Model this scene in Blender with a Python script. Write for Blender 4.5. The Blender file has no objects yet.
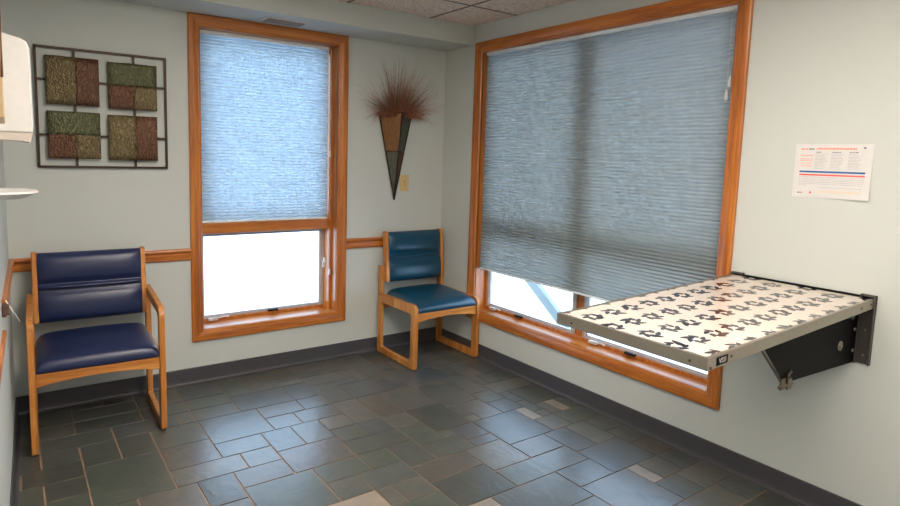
import bpy, bmesh, math, random
from mathutils import Vector, Matrix
from mathutils.geometry import tessellate_polygon

sc = bpy.context.scene
COL = sc.collection
R = random.Random(7)

# ------------------------------------------------------------------ materials
def srgb(r, g, b):
    f = lambda c: (c/255/12.92) if c/255 <= .04045 else ((c/255+.055)/1.055)**2.4
    return (f(r), f(g), f(b), 1)

class NT:
    def __init__(s, name):
        s.m = bpy.data.materials.new(name); s.m.use_nodes = True
        s.t = s.m.node_tree; s.N = s.t.nodes; s.L = s.t.links
        s.out = s.N['Material Output']; s.b = s.N['Principled BSDF']
    def n(s, typ, **kw):
        x = s.N.new(typ)
        for k, v in kw.items():
            if k in x.inputs: x.inputs[k].default_value = v
            else: setattr(x, k, v)
        return x
    def l(s, a, b): s.L.new(a, b)
    def coords(s, scale=(1, 1, 1)):
        tc = s.n('ShaderNodeTexCoord'); mp = s.n('ShaderNodeMapping')
        mp.inputs['Scale'].default_value = scale
        s.l(tc.outputs['Object'], mp.inputs['Vector']); return mp.outputs['Vector']
    def noise(s, vec, scale, detail=3, rough=.5):
        x = s.n('ShaderNodeTexNoise'); x.inputs['Scale'].default_value = scale
        x.inputs['Detail'].default_value = detail; x.inputs['Roughness'].default_value = rough
        s.l(vec, x.inputs['Vector']); return x.outputs['Fac']
    def ramp(s, fac, stops):
        x = s.n('ShaderNodeValToRGB'); e = x.color_ramp.elements
        while len(e) < len(stops): e.new(.5)
        for i, (p, c) in enumerate(stops): e[i].position = p; e[i].color = c
        s.l(fac, x.inputs['Fac']); return x.outputs['Color']
    def bump(s, h, strength, dist=.002, normal=None):
        x = s.n('ShaderNodeBump'); x.inputs['Strength'].default_value = strength
        x.inputs['Distance'].default_value = dist; s.l(h, x.inputs['Height'])
        if normal: s.l(normal, x.inputs['Normal'])
        s.l(x.outputs['Normal'], s.b.inputs['Normal']); return x.outputs['Normal']

def plain(name, c, rough=.5, metal=0, spec=.5, coat=0, bump=0, bscale=300):
    m = NT(name); m.b.inputs['Base Color'].default_value = c
    m.b.inputs['Roughness'].default_value = rough; m.b.inputs['Metallic'].default_value = metal
    m.b.inputs['Specular IOR Level'].default_value = spec; m.b.inputs['Coat Weight'].default_value = coat
    v = m.coords(); f = m.noise(v, 40, 3)
    lo = tuple(x*.97 for x in c[:3])+(1,); hi = tuple(min(1, x*1.02) for x in c[:3])+(1,)
    m.l(m.ramp(f, [(.3, lo), (.7, hi)]), m.b.inputs['Base Color'])
    if bump: m.bump(m.noise(v, bscale, 4), bump, .001)
    return m.m

def wood(name, axis, dark, mid, light, rough=.32, coat=.25):
    m = NT(name)
    sc_ = [1, 1, 1]; sc_ = [34, 34, 34]; sc_[axis] = 1.6
    v = m.coords(tuple(sc_))
    f = m.noise(v, 1.0, 5, .6)
    sc2 = [120, 120, 120]; sc2[axis] = 6
    v2 = m.coords(tuple(sc2)); g = m.noise(v2, 1.6, 2, .7)
    mx = m.n('ShaderNodeMix'); mx.data_type = 'FLOAT'; mx.inputs[0].default_value = .35
    m.l(f, mx.inputs[2]); m.l(g, mx.inputs[3])
    c = m.ramp(mx.outputs[0], [(.36, dark), (.5, mid), (.64, light)])
    m.l(c, m.b.inputs['Base Color'])
    m.b.inputs['Roughness'].default_value = rough; m.b.inputs['Coat Weight'].default_value = coat
    m.b.inputs['Coat Roughness'].default_value = .22
    m.bump(g, .08, .001)
    return m.m

CAS = [wood('casing_oak_'+'xyz'[a], a, srgb(142, 74, 22), srgb(176, 100, 32), srgb(198, 124, 46)) for a in range(3)]
CHR = [wood('chair_oak_'+'xyz'[a], a, srgb(156, 92, 36), srgb(190, 122, 54), srgb(212, 150, 80), .35, .2) for a in range(3)]

def paint(name, c):
    m = NT(name); v = m.coords(); f = m.noise(v, 1.3, 3)
    lo = tuple(x*.97 for x in c[:3])+(1,)
    m.l(m.ramp(f, [(.35, lo), (.65, c)]), m.b.inputs['Base Color'])
    m.b.inputs['Roughness'].default_value = .62; m.b.inputs['Specular IOR Level'].default_value = .3
    m.bump(m.noise(v, 260, 3), .10, .001); return m.m
WALL = paint('wall_paint', srgb(196, 200, 195))

def ceiling_mat():
    m = NT('acoustic_tile'); v = m.coords(); f = m.noise(v, 70, 6, .7)
    m.l(m.ramp(f, [(.36, srgb(178, 158, 144)), (.5, srgb(222, 204, 190)), (.66, srgb(240, 224, 210))]), m.b.inputs['Base Color'])
    m.b.inputs['Roughness'].default_value = .9; m.bump(f, .5, .004); return m.m
CEIL = ceiling_mat()
TBAR = plain('ceiling_grid_paint', srgb(112, 98, 88), .6)

def slate():
    m = NT('slate_tile'); v = m.coords()
    a = m.n('ShaderNodeAttribute'); a.attribute_name = 'tint'
    f = m.noise(v, 9, 5, .65); g = m.noise(v, 60, 4, .6)
    r = m.ramp(f, [(.3, (.72, .74, .76, 1)), (.5, (1, 1, 1, 1)), (.72, (1.28, 1.2, 1.08, 1))])
    mx = m.n('ShaderNodeMix'); mx.data_type = 'RGBA'; mx.blend_type = 'MULTIPLY'; mx.inputs[0].default_value = 1
    m.l(a.outputs['Color'], mx.inputs[6]); m.l(r, mx.inputs[7])
    m.l(mx.outputs[2], m.b.inputs['Base Color'])
    rr = m.n('ShaderNodeMapRange'); m.l(g, rr.inputs[0]); rr.inputs[3].default_value = .25; rr.inputs[4].default_value = .38
    m.l(rr.outputs[0], m.b.inputs['Roughness'])
    m.b.inputs['Specular IOR Level'].default_value = .95
    # cleft surface: long low ridges plus fine grain
    w = m.n('ShaderNodeTexWave'); w.inputs['Scale'].default_value = 4; w.inputs['Distortion'].default_value = 14
    w.inputs['Detail'].default_value = 3; w.inputs['Detail Scale'].default_value = 1.6
    rot = m.n('ShaderNodeMapping'); rot.inputs['Rotation'].default_value = (0, 0, .5)
    m.l(v, rot.inputs['Vector']); m.l(rot.outputs[0], w.inputs['Vector'])
    n1 = m.bump(w.outputs['Fac'], .13, .003)
    x = m.n('ShaderNodeBump'); x.inputs['Strength'].default_value = .22; x.inputs['Distance'].default_value = .002
    m.l(m.noise(v, 28, 6, .65), x.inputs['Height']); m.l(n1, x.inputs['Normal']); m.l(x.outputs['Normal'], m.b.inputs['Normal'])
    return m.m
SLATE = slate()
GROUT = plain('grout', srgb(150, 124, 102), .9, bump=.4)
BASE = plain('grey_vinyl_base', srgb(68, 66, 70), .42)
WHITE_P = plain('white_plastic', srgb(216, 212, 208), .3)
VINYL = plain('window_vinyl', srgb(176, 166, 162), .35)
SHADE_RAIL = plain('shade_rail', srgb(226, 232, 232), .4)
DARKMETAL = plain('dark_bronze_metal', srgb(58, 44, 36), .45, .6)
NAVY = plain('navy_vinyl', srgb(26, 38, 76), .33, spec=.55, bump=.35, bscale=420)
TEAL = plain('teal_vinyl', srgb(10, 62, 86), .3, spec=.55, bump=.35, bscale=420)
BLACK = plain('black_powder_coat', srgb(9, 9, 11), .6, spec=.12)
STEEL = plain('brushed_steel', srgb(170, 162, 150), .33, .9)
ALU = plain('satin_aluminium', srgb(164, 156, 143), .38, .85)
LAMIN = plain('cream_laminate', srgb(206, 195, 184), .18, spec=.5)
PETAL = [plain('dark_petal_print', srgb(36, 40, 52), .12), plain('grey_petal_print', srgb(74, 76, 82), .12)]
IVORY = plain('ivory_plastic', srgb(206, 178, 122), .35)
PAPER = plain('laminated_paper', srgb(212, 210, 208), .3)
RUBBER = plain('rubber', srgb(40, 34, 30), .7)
SNOW = plain('outside_snow', (.86, .88, .92, 1), .8)
TAN = wood('tan_maple', 2, srgb(190, 158, 116), srgb(208, 178, 138), srgb(220, 194, 158), .4, .1)

def ink(name, c): return plain(name, c, .35)
INK_RED, INK_BLUE, INK_GREY, INK_ORANGE, INK_BEIGE = (ink('ink_red', srgb(226, 92, 84)), ink('ink_blue', srgb(20, 92, 160)),
    ink('ink_grey', srgb(178, 176, 180)), ink('ink_salmon', srgb(236, 150, 128)), ink('ink_beige', srgb(218, 204, 184)))
INK_DARK = ink('ink_dark', srgb(120, 124, 136))

def glass():
    m = NT('window_glass'); m.N.remove(m.b)
    t = m.n('ShaderNodeBsdfTransparent'); t.inputs['Color'].default_value = (.93, .96, .96, 1)
    g = m.n('ShaderNodeBsdfGlossy'); g.inputs['Roughness'].default_value = .02
    mx = m.n('ShaderNodeMixShader'); fr = m.n('ShaderNodeFresnel'); fr.inputs['IOR'].default_value = 1.35
    ge = m.n('ShaderNodeNewGeometry'); iv = m.n('ShaderNodeMath'); iv.operation = 'SUBTRACT'; iv.inputs[0].default_value = 1
    m.l(ge.outputs['Backfacing'], iv.inputs[1]); mu = m.n('ShaderNodeMath'); mu.operation = 'MULTIPLY'
    m.l(fr.outputs[0], mu.inputs[0]); m.l(iv.outputs[0], mu.inputs[1])     # reflect once, at the outer face
    m.l(mu.outputs[0], mx.inputs[0]); m.l(t.outputs[0], mx.inputs[1]); m.l(g.outputs[0], mx.inputs[2])
    m.l(mx.outputs[0], m.out.inputs['Surface']); return m.m
GLASS = glass()

def fabric(name, axis, dif, tr, k, q=1):
    """cellular shade cloth: lets daylight through, woven with long horizontal slubs"""
    m = NT(name); m.N.remove(m.b)
    s = [55, 55, 55]; s[axis] = 14; s[2] = 190
    f = m.noise(m.coords(tuple(s)), .5, 4, .65)
    s2 = [9, 9, 9]; s2[axis] = 3.5; s2[2] = 40
    g = m.noise(m.coords(tuple(s2)), 1, 3, .6)
    mx0 = m.n('ShaderNodeMath'); mx0.operation = 'ADD'; m.l(f, mx0.inputs[0]); m.l(g, mx0.inputs[1])
    hf = m.n('ShaderNodeMath'); hf.operation = 'MULTIPLY'; hf.inputs[1].default_value = .5; m.l(mx0.outputs[0], hf.inputs[0])
    sc1 = lambda c, q: tuple(x*q for x in c[:3])+(1,)
    cd = m.ramp(hf.outputs[0], [(.36, sc1(dif, 1-.12*q)), (.62, sc1(dif, 1+.10*q))])
    ct = m.ramp(hf.outputs[0], [(.36, sc1(tr, 1-.12*q)), (.62, sc1(tr, 1+.10*q))])
    d = m.n('ShaderNodeBsdfDiffuse'); t = m.n('ShaderNodeBsdfTranslucent')
    m.l(cd, d.inputs['Color']); m.l(ct, t.inputs['Color'])
    mx = m.n('ShaderNodeMixShader'); mx.inputs[0].default_value = k
    m.l(d.outputs[0], mx.inputs[1]); m.l(t.outputs[0], mx.inputs[2]); m.l(mx.outputs[0], m.out.inputs['Surface'])
    return m.m
FAB1 = fabric('blue_cellular_cloth_narrow', 0, srgb(160, 168, 172), srgb(222, 227, 230), .72, .5)
FAB2 = fabric('blue_cellular_cloth_wide_dimmed', 1, srgb(150, 158, 154), srgb(210, 206, 202), .55, .5)  # same cloth, with weaker daylight at the wide window put into its colours

def patina(name, a, b, c, bmp=.55):
    m = NT(name); v = m.coords()
    f = m.noise(v, 45, 6, .7)
    w = m.n('ShaderNodeTexWave'); w.inputs['Scale'].default_value = 18; w.inputs['Distortion'].default_value = 12
    w.inputs['Detail'].default_value = 2; w.inputs['Detail Scale'].default_value = 2.2; m.l(v, w.inputs['Vector'])
    ad = m.n('ShaderNodeMath'); ad.operation = 'ADD'; f2 = m.n('ShaderNodeMath'); f2.operation = 'MULTIPLY'; f2.inputs[1].default_value = 2; m.l(f, f2.inputs[0]); m.l(f2.outputs[0], ad.inputs[0]); m.l(w.outputs['Fac'], ad.inputs[1])
    hf = m.n('ShaderNodeMath'); hf.operation = 'MULTIPLY'; hf.inputs[1].default_value = .3333; m.l(ad.outputs[0], hf.inputs[0])
    m.l(m.ramp(hf.outputs[0], [(.15, a), (.5, b), (.95, c)]), m.b.inputs['Base Color'])
    m.b.inputs['Metallic'].default_value = .45; m.b.inputs['Roughness'].default_value = .42
    m.bump(w.outputs['Fac'], bmp, .005); return m.m
P_OLIVE = patina('olive_bronze_patina', srgb(72, 60, 40), srgb(108, 94, 64), srgb(164, 146, 102))
P_RED = patina('red_copper_patina', srgb(70, 46, 34), srgb(98, 64, 46), srgb(150, 114, 86))
P_GREEN = patina('green_patina', srgb(58, 58, 40), srgb(84, 86, 58), srgb(134, 136, 94))
COPPER = patina('amber_copper', srgb(88, 54, 26), srgb(112, 74, 36), srgb(134, 94, 52), .3)
VERD = patina('dark_verdigris', srgb(56, 58, 50), srgb(76, 78, 66), srgb(98, 98, 82), .25)
BROWN = patina('brown_bronze', srgb(64, 42, 30), srgb(82, 54, 38), srgb(102, 72, 52), .25)

# ------------------------------------------------------------------ mesh helpers
def box(bm, x0, x1, y0, y1, z0, z1, bev=0, mi=0):
    vs = [bm.verts.new((x, y, z)) for x in (min(x0, x1), max(x0, x1)) for y in (min(y0, y1), max(y0, y1)) for z in (min(z0, z1), max(z0, z1))]
    idx = [(0, 1, 3, 2), (4, 6, 7, 5), (0, 4, 5, 1), (2, 3, 7, 6), (0, 2, 6, 4), (1, 5, 7, 3)]
    fs = [bm.faces.new([vs[i] for i in q]) for q in idx]
    if bev:
        es = list({e for f in fs for e in f.edges})
        r = bmesh.ops.bevel(bm, geom=es, offset=bev, segments=2, affect='EDGES', profile=.6)
        fs = r['faces']
    for f in fs: f.material_index = mi
    return fs

def tube(bm, pts, rad, seg=8, mi=0):
    pts = [Vector(p) for p in pts]; rings = []
    for i, p in enumerate(pts):
        a = pts[max(i-1, 0)]; b = pts[min(i+1, len(pts)-1)]; d = (b-a).normalized()
        u = d.orthogonal().normalized() if i == 0 else (u - d*u.dot(d)).normalized()
        w = d.cross(u); r = rad[i] if isinstance(rad, (list, tuple)) else rad
        rings.append([bm.verts.new(p+(u*math.cos(t)+w*math.sin(t))*r) for t in [2*math.pi*k/seg for k in range(seg)]])
    for A, B in zip(rings, rings[1:]):
        for k in range(seg):
            f = bm.faces.new((A[k], A[(k+1) % seg], B[(k+1) % seg], B[k])); f.smooth = seg > 4; f.material_index = mi
    bm.faces.new(rings[0][::-1]).material_index = mi; bm.faces.new(rings[-1]).material_index = mi

def poly_prism(bm, pts, axis, a0, a1, mi=0):
    """pts 2-D outline in the two other axes (in axis order), extruded along axis"""
    def mk(p, a):
        q = list(p); q.insert(axis, a); return bm.verts.new(q)
    A = [mk(p, a0) for p in pts]; B = [mk(p, a1) for p in pts]; n = len(pts); fs = []
    fs.append(bm.faces.new(A)); fs.append(bm.faces.new(B[::-1]))
    for i in range(n): fs.append(bm.faces.new((A[i], B[i], B[(i+1) % n], A[(i+1) % n])))
    for f in fs: f.material_index = mi
    return fs

def obj(name, bm, mats, parent=None, kind=None, smooth=False, bevel=0, autosm=True):
    if not isinstance(mats, (list, tuple)): mats = [mats]
    off = parent_world(parent) if parent else Vector((0, 0, 0))
    if parent: bmesh.ops.translate(bm, verts=bm.verts, vec=-off)
    bmesh.ops.recalc_face_normals(bm, faces=bm.faces)
    me = bpy.data.meshes.new(name); bm.to_mesh(me); bm.free()
    for m in mats: me.materials.append(m)
    o = bpy.data.objects.new(name, me); COL.objects.link(o)
    if parent: o.parent = parent
    if smooth:
        for p in me.polygons: p.use_smooth = True
    if kind: o['kind'] = kind
    if bevel:
        md = o.modifiers.new('bevel', 'BEVEL'); md.width = bevel; md.segments = 2; md.limit_method = 'ANGLE'; md.angle_limit = .7
    return o

def parent_world(o):
    v = Vector((0, 0, 0))
    while o: v += o.location; o = o.parent
    return v

def rebase(o, loc):
    """put a single-mesh thing's origin at loc, geometry unmoved"""
    loc = Vector(loc); o.data.transform(Matrix.Translation(-loc)); o.location = loc; return o

def tag(o, label, cat, group=None, kind=None):
    o['label'] = label; o['category'] = cat
    if group: o['group'] = group
    if kind: o['kind'] = kind
    return o

def thing(name, loc, label, cat, group=None):
    o = bpy.data.objects.new(name, None); COL.objects.link(o); o.location = loc; o.empty_display_size = .1
    return tag(o, label, cat, group)

def struct_empty(name, loc):
    o = bpy.data.objects.new(name, None); COL.objects.link(o); o.location = loc; o['kind'] = 'structure'; o.empty_display_size = .1
    return o

NB = bmesh.new
# ------------------------------------------------------------------ the room
XL, YB, ZC = -2.736, -5.3, 2.341           # back left corner, rear wall, ceiling
SK = .0253                                  # left wall runs slightly out of square
WX0, WX1, WZ0, WZ1 = -1.844, -.815, .263, 2.205     # window 1 casing outside
RY0, RY1, RZ0, RZ1 = -.366, -2.283, .271, 2.216     # window 2 casing outside
CW = .070                                   # casing width
TH = .16
D1 = .055                                    # the narrow window sits deeper in its wall
lw = lambda y: XL + SK*y                    # x of the left wall at y

def wall_with_hole(axis, a0, a1, h0, h1, z0, z1, t0, t1):
    bm = NB()
    def bx(p0, p1, q0, q1):
        if axis == 0: box(bm, p0, p1, t0, t1, q0, q1)
        else: box(bm, t0, t1, p0, p1, q0, q1)
    bx(a0, h0, 0, 2.6); bx(h1, a1, 0, 2.6); bx(h0, h1, 0, z0); bx(h0, h1, z1, 2.6)
    return bm
ins = CW - .012
obj('wall_back', wall_with_hole(0, XL-.3, TH, WX0+ins, WX1-ins, WZ0+ins, WZ1-ins, 0, TH+D1), WALL, kind='structure')
obj('wall_right', wall_with_hole(1, YB-.1, 0, RY1+ins, RY0-ins, RZ0+ins, RZ1-ins, 0, TH), WALL, kind='structure')
bm = NB(); poly_prism(bm, [(lw(0), 0), (lw(YB), YB), (lw(YB)-.15, YB), (lw(0)-.15, 0)], 2, 0, 2.6)
obj('wall_left', bm, WALL, kind='structure')
bm = NB(); box(bm, lw(YB)-.15, TH, YB-.12, YB, 0, 2.6); obj('wall_front', bm, WALL, kind='structure')

# ceiling: mineral tiles on a flush grid, one mesh
bm = NB(); box(bm, lw(YB)-.1, TH, YB, TH, ZC+.004, ZC+.05, mi=1)
gx = [-.378-.6096*k for k in range(-1, 5)]; gy = [-.762-.6096*k for k in range(-1, 9)]
for i in range(len(gx)-1):
    for j in range(len(gy)-1):
        x1, x0, y1, y0 = min(gx[i], 0), max(gx[i+1], lw(YB)), min(gy[j], 0), max(gy[j+1], YB)
        g = .008
        box(bm, x0+g, x1-g, y0+g, y1-g, ZC-.003, ZC+.006, mi=0)
for x in gx:
    if lw(YB) < x < 0: box(bm, x-.0075, x+.0075, YB, 0, ZC-.0055, ZC+.004, mi=1)
for y in gy:
    if YB < y < 0: box(bm, lw(YB), 0, y-.0075, y+.0075, ZC-.0050, ZC+.004, mi=1)
obj('ceiling', bm, [CEIL, TBAR], kind='structure')

# soffit along the back wall
bm = NB(); box(bm, XL-.05, 0, -.3285, 0, 2.2062, ZC+.01)
obj('ceiling_soffit', bm, WALL, kind='structure')

# floor: slate in mixed rectangular modules over grout, one mesh with a colour per stone
U = .0776; V = .0763
tiles = [(21,7,25,11),(22,11,25,13),(22,13,24,15),(24,13,28,15),(25,10,28,13),(25,7,28,10),(20,11,22,14),(18,11,20,14),(18,14,22,17),(22,15,25,17),
 (21,17,25,21),(25,15,27,18),(27,15,30,18),(25,18,27,21),(19,9,21,11),(18,7,21,9),(16,9,19,11),(16,11,18,13),(16,13,18,15),(14,15,18,17),
 (18,17,21,19),(19,19,21,21),(16,19,19,21),(16,17,18,19),(14,17,16,20),(12,20,16,22),(11,18,14,20),(16,21,18,23),(12,22,16,25),(9,20,12,23),
 (5,17,9,21),(4,17,5,19),(3,19,5,21),(4,21,6,24),(2,24,6,27),(2,21,4,24),(6,21,9,23),(6,23,12,25),(6,25,9,27),(9,25,14,28),(14,25,18,27),
 (19,21,22,24),(0,23,2,25),(0,25,2,27),(0,27,2,29),(0,29,3,31),(0,31,2,33),(0,33,3,35),(3,29,5,31),(2,27,4,29),(4,27,5,29),(5,27,9,31),
 (1,17,2,19),(0,19,3,21),(0,21,2,23),(28,1,32,3),(28,3,32,5),(32,0,36,3),(32,3,34,5),(34,3,36,5),(30,5,34,7),(34,5,36,7),(26,5,30,7),(28,7,30,10),
 (30,7,32,10),(32,7,34,9),(32,9,35,11),(34,7,36,9),(32,11,34,13),(34,11,36,14),(32,13,34,16),(28,10,32,15),(30,15,32,18),
 (22,0,25,3),(25,0,28,3),(22,3,25,5),(22,5,25,7),(18,4,22,7),(20,1,22,4),(18,1,20,4),(16,4,18,7),(9,0,12,3),(7,0,9,3),(11,3,12,6),(12,3,16,5),
 (9,3,11,5),(5,3,8,6),(5,6,9,9),(12,9,14,13),(9,9,12,13),(6,10,9,14),(14,5,16,9),(11,6,14,9),(14,9,16,13),(12,13,14,15),(9,13,12,17),(14,13,16,15),(12,15,14,18)]
beige = {(4,17,5,19),(14,25,18,27),(19,21,22,24),(4,27,5,29),(1,17,2,19)}
NXU, NYU = 37, 69
occ = {}
good = []
for t in tiles:
    cells = [(x, y) for x in range(t[0], t[2]) for y in range(t[1], t[3])]
    if any(c in occ for c in cells): continue
    for c in cells: occ[c] = t
    good.append(t)
RT = random.Random(12)
for y in range(NYU):
    for x in range(NXU):
        if (x, y) in occ: continue
        sizes = [(4,4),(3,4),(4,3),(2,4),(4,2),(3,3),(2,3),(3,2),(2,2),(3,2),(4,2)]; RT.shuffle(sizes); sizes += [(1,2),(2,1),(1,1)]
        for w, h in sizes:
            cells = [(a, b) for a in range(x, x+w) for b in range(y, y+h)]
            if not any(c in occ for c in cells):
                t = (x, y, x+w, y+h)
                for c in cells: occ[c] = t
                good.append(t); break
bm = NB()
lay = bm.loops.layers.float_color.new('tint')
box(bm, lw(YB)-.1, .1, YB-.05, .1, -.05, -.0035, mi=1)
pal = [(78,81,75),(84,84,78),(72,75,70),(82,78,71),(72,76,77),(89,87,80),(66,69,64),(79,82,79),(74,80,72)]
for t in good:
    g = .0032 + RT.random()*.0012
    x1 = -.0125-U*t[0]-g; x0 = -.0125-U*t[2]+g; y1 = -.0175-V*t[1]-g; y0 = -.0175-V*t[3]+g
    x0 = max(x0, lw(YB)-.05); y0 = max(y0, YB)
    if x1-x0 < .01 or y1-y0 < .01: continue
    j = lambda: (RT.random()-.5)*.0022
    n = 4; pts = []
    for (ax, ay), (bx_, by_) in (((x0, y0), (x1, y0)), ((x1, y0), (x1, y1)), ((x1, y1), (x0, y1)), ((x0, y1), (x0, y0))):
        for k in range(n): pts.append((ax+(bx_-ax)*k/n+j(), ay+(by_-ay)*k/n+j()))
    zt = (RT.random()-.5)*.0010
    top = [bm.verts.new((p[0], p[1], zt)) for p in pts]
    cx, cy = (x0+x1)/2, (y0+y1)/2
    low = [bm.verts.new((p[0]+(.0012 if p[0] > cx else -.0012), p[1]+(.0012 if p[1] > cy else -.0012), -.0045)) for p in pts]
    c = srgb(136, 126, 114) if t in beige else srgb(*RT.choice(pal))
    fs = [bm.faces.new(top)] + [bm.faces.new((top[i], low[i], low[(i+1) % len(pts)], top[(i+1) % len(pts)])) for i in range(len(pts))]
    for f in fs:
        for lp in f.loops: lp[lay] = c
obj('floor', bm, [SLATE, GROUT], kind='structure')

# cove base
def cove(name, p0, p1, nrm):
    """p0,p1: 2-D ends along the wall foot, nrm: into the room"""
    prof = [(0, 0), (.020, 0), (.020, .004), (.012, .008), (.0085, .016), (.007, .03), (.007, .098), (.005, .1015), (0, .1015)]
    bm = NB(); A = []; B = []
    for d, z in prof:
        A.append(bm.verts.new((p0[0]+nrm[0]*d, p0[1]+nrm[1]*d, z))); B.append(bm.verts.new((p1[0]+nrm[0]*d, p1[1]+nrm[1]*d, z)))
    bm.faces.new(A); bm.faces.new(B[::-1])
    for i in range(len(prof)): bm.faces.new((A[i], B[i], B[(i+1) % len(prof)], A[(i+1) % len(prof)]))
    return obj(name, bm, BASE, kind='structure')
cove('baseboard_back', (lw(0), 0), (0, 0), (0, -1)); cove('baseboard_right', (0, 0), (0, YB), (-1, 0)); cove('baseboard_left', (lw(0), 0), (lw(YB), YB), (1, 0))

# chair rail
def rail(name, p0, p1, nrm, mat, z0=.770, z1=.8395, k=1):
    h = z1-z0
    prof = [(0, 0), (.012, .0), (.014, .1), (.010, .18), (.012, .30), (.013, .48), (.009, .56), (.010, .66), (.020, .74), (.022, .84), (.020, .94), (.016, 1), (0, 1)]
    bm = NB(); A = []; B = []
    for d, z in prof:
        A.append(bm.verts.new((p0[0]+nrm[0]*d*k, p0[1]+nrm[1]*d*k, z0+z*h))); B.append(bm.verts.new((p1[0]+nrm[0]*d*k, p1[1]+nrm[1]*d*k, z0+z*h)))
    bm.faces.new(A); bm.faces.new(B[::-1])
    for i in range(len(prof)): bm.faces.new((A[i], B[i], B[(i+1) % len(prof)], A[(i+1) % len(prof)]))
    return obj(name, bm, mat, kind='structure')
rail('trim_1', (lw(0), 0), (WX0, 0), (0, -1), CAS[0]); rail('trim_2', (WX1, 0), (0, 0), (0, -1), CAS[0])
rail('trim_3', (lw(0), 0), (lw(-.98), -.98), (1, 0), CAS[1])
rail('trim_4', (lw(-1.02), -1.02), (lw(-3.1), -3.1), (1, 0), CAS[1], .68, .73, .6)

# ------------------------------------------------------------------ windows
def casing(par, ax, a0, a1, z0, z1, sgn):
    """mitred picture-frame casing. ax: wall axis (0 back wall, 1 right wall). room side is towards negative of the other axis"""
    prof = [(0, 0), (0, .016), (.006, .019), (.030, .018), (.044, .015), (.052, .012), (.058, .012), (.064, .010), (CW, .004), (CW, -.01), (.02, -.002)]
    for name, side in (('top_casing', 0), ('bottom_casing', 1), ('left_casing', 2), ('right_casing', 3)):
        bm = NB(); A = []; B = []
        for u, d in prof:
            if side == 0: p, q = (a0+u, z1-u), (a1-u, z1-u)
            if side == 1: p, q = (a0+u, z0+u), (a1-u, z0+u)
            if side == 2: p, q = (a0+u, z0+u), (a0+u, z1-u)
            if side == 3: p, q = (a1-u, z0+u), (a1-u, z1-u)
            for L, s in ((A, p), (B, q)):
                L.append(bm.verts.new((s[0], -d, s[1]) if ax == 0 else (-d, s[0], s[1])))
        bm.faces.new(A); bm.faces.new(B[::-1])
        for i in range(len(prof)): bm.faces.new((A[i], B[i], B[(i+1) % len(prof)], A[(i+1) % len(prof)]))
        obj('window_casing', bm, CAS[2] if side > 1 else CAS[ax], par)

def W(ax):
    """box in (along, depth, z) for a wall axis"""
    def f(bm, a0, a1, d0, d1, z0, z1, bev=0, mi=0):
        return box(bm, a0, a1, d0, d1, z0, z1, bev, mi) if ax == 0 else box(bm, d0, d1, a0, a1, z0, z1, bev, mi)
    return f

def frame4(par, ax, name, a0, a1, z0, z1, d0, d1, w, mats, bev=.002):
    b = W(ax); bm = NB()
    b(bm, a0, a0+w, d0, d1, z0, z1, bev); b(bm, a1-w, a1, d0, d1, z0, z1, bev)
    b(bm, a0+w, a1-w, d0+.0005, d1, z0, z0+w, bev); b(bm, a0+w, a1-w, d0+.0005, d1, z1-w, z1, bev)
    return obj(name, bm, mats, par)

def crank(par, ax, a, z, d, s=1):
    P = (lambda u, v, w: (u, v, w)) if ax == 0 else (lambda u, v, w: (v, u, w))
    b = W(ax); bm = NB()
    b(bm, a-.028, a+.028, d-.016, d+.01, z-.006, z+.010, .004)
    tube(bm, [P(a, d-.012, z+.008), P(a+s*.03, d-.022, z+.012), P(a+s*.075, d-.018, z+.016), P(a+s*.095, d-.02, z+.013)], [.005, .004, .004, .006], 8)
    obj('crank_handle', bm, WHITE_P, par)

def latch(par, ax, a, z, d, vertical=True, mat=None):
    b = W(ax); bm = NB()
    if vertical: b(bm, a-.008, a+.008, d-.012, d+.004, z-.04, z+.012, .003); b(bm, a-.006, a+.010, d-.026, d-.010, z-.002, z+.034, .004)
    else: b(bm, a-.035, a+.035, d-.014, d+.004, z-.006, z+.006, .003); b(bm, a-.02, a+.012, d-.026, d-.012, z-.002, z+.010, .003)
    obj('latch', bm, mat or WHITE_P, par)

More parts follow.
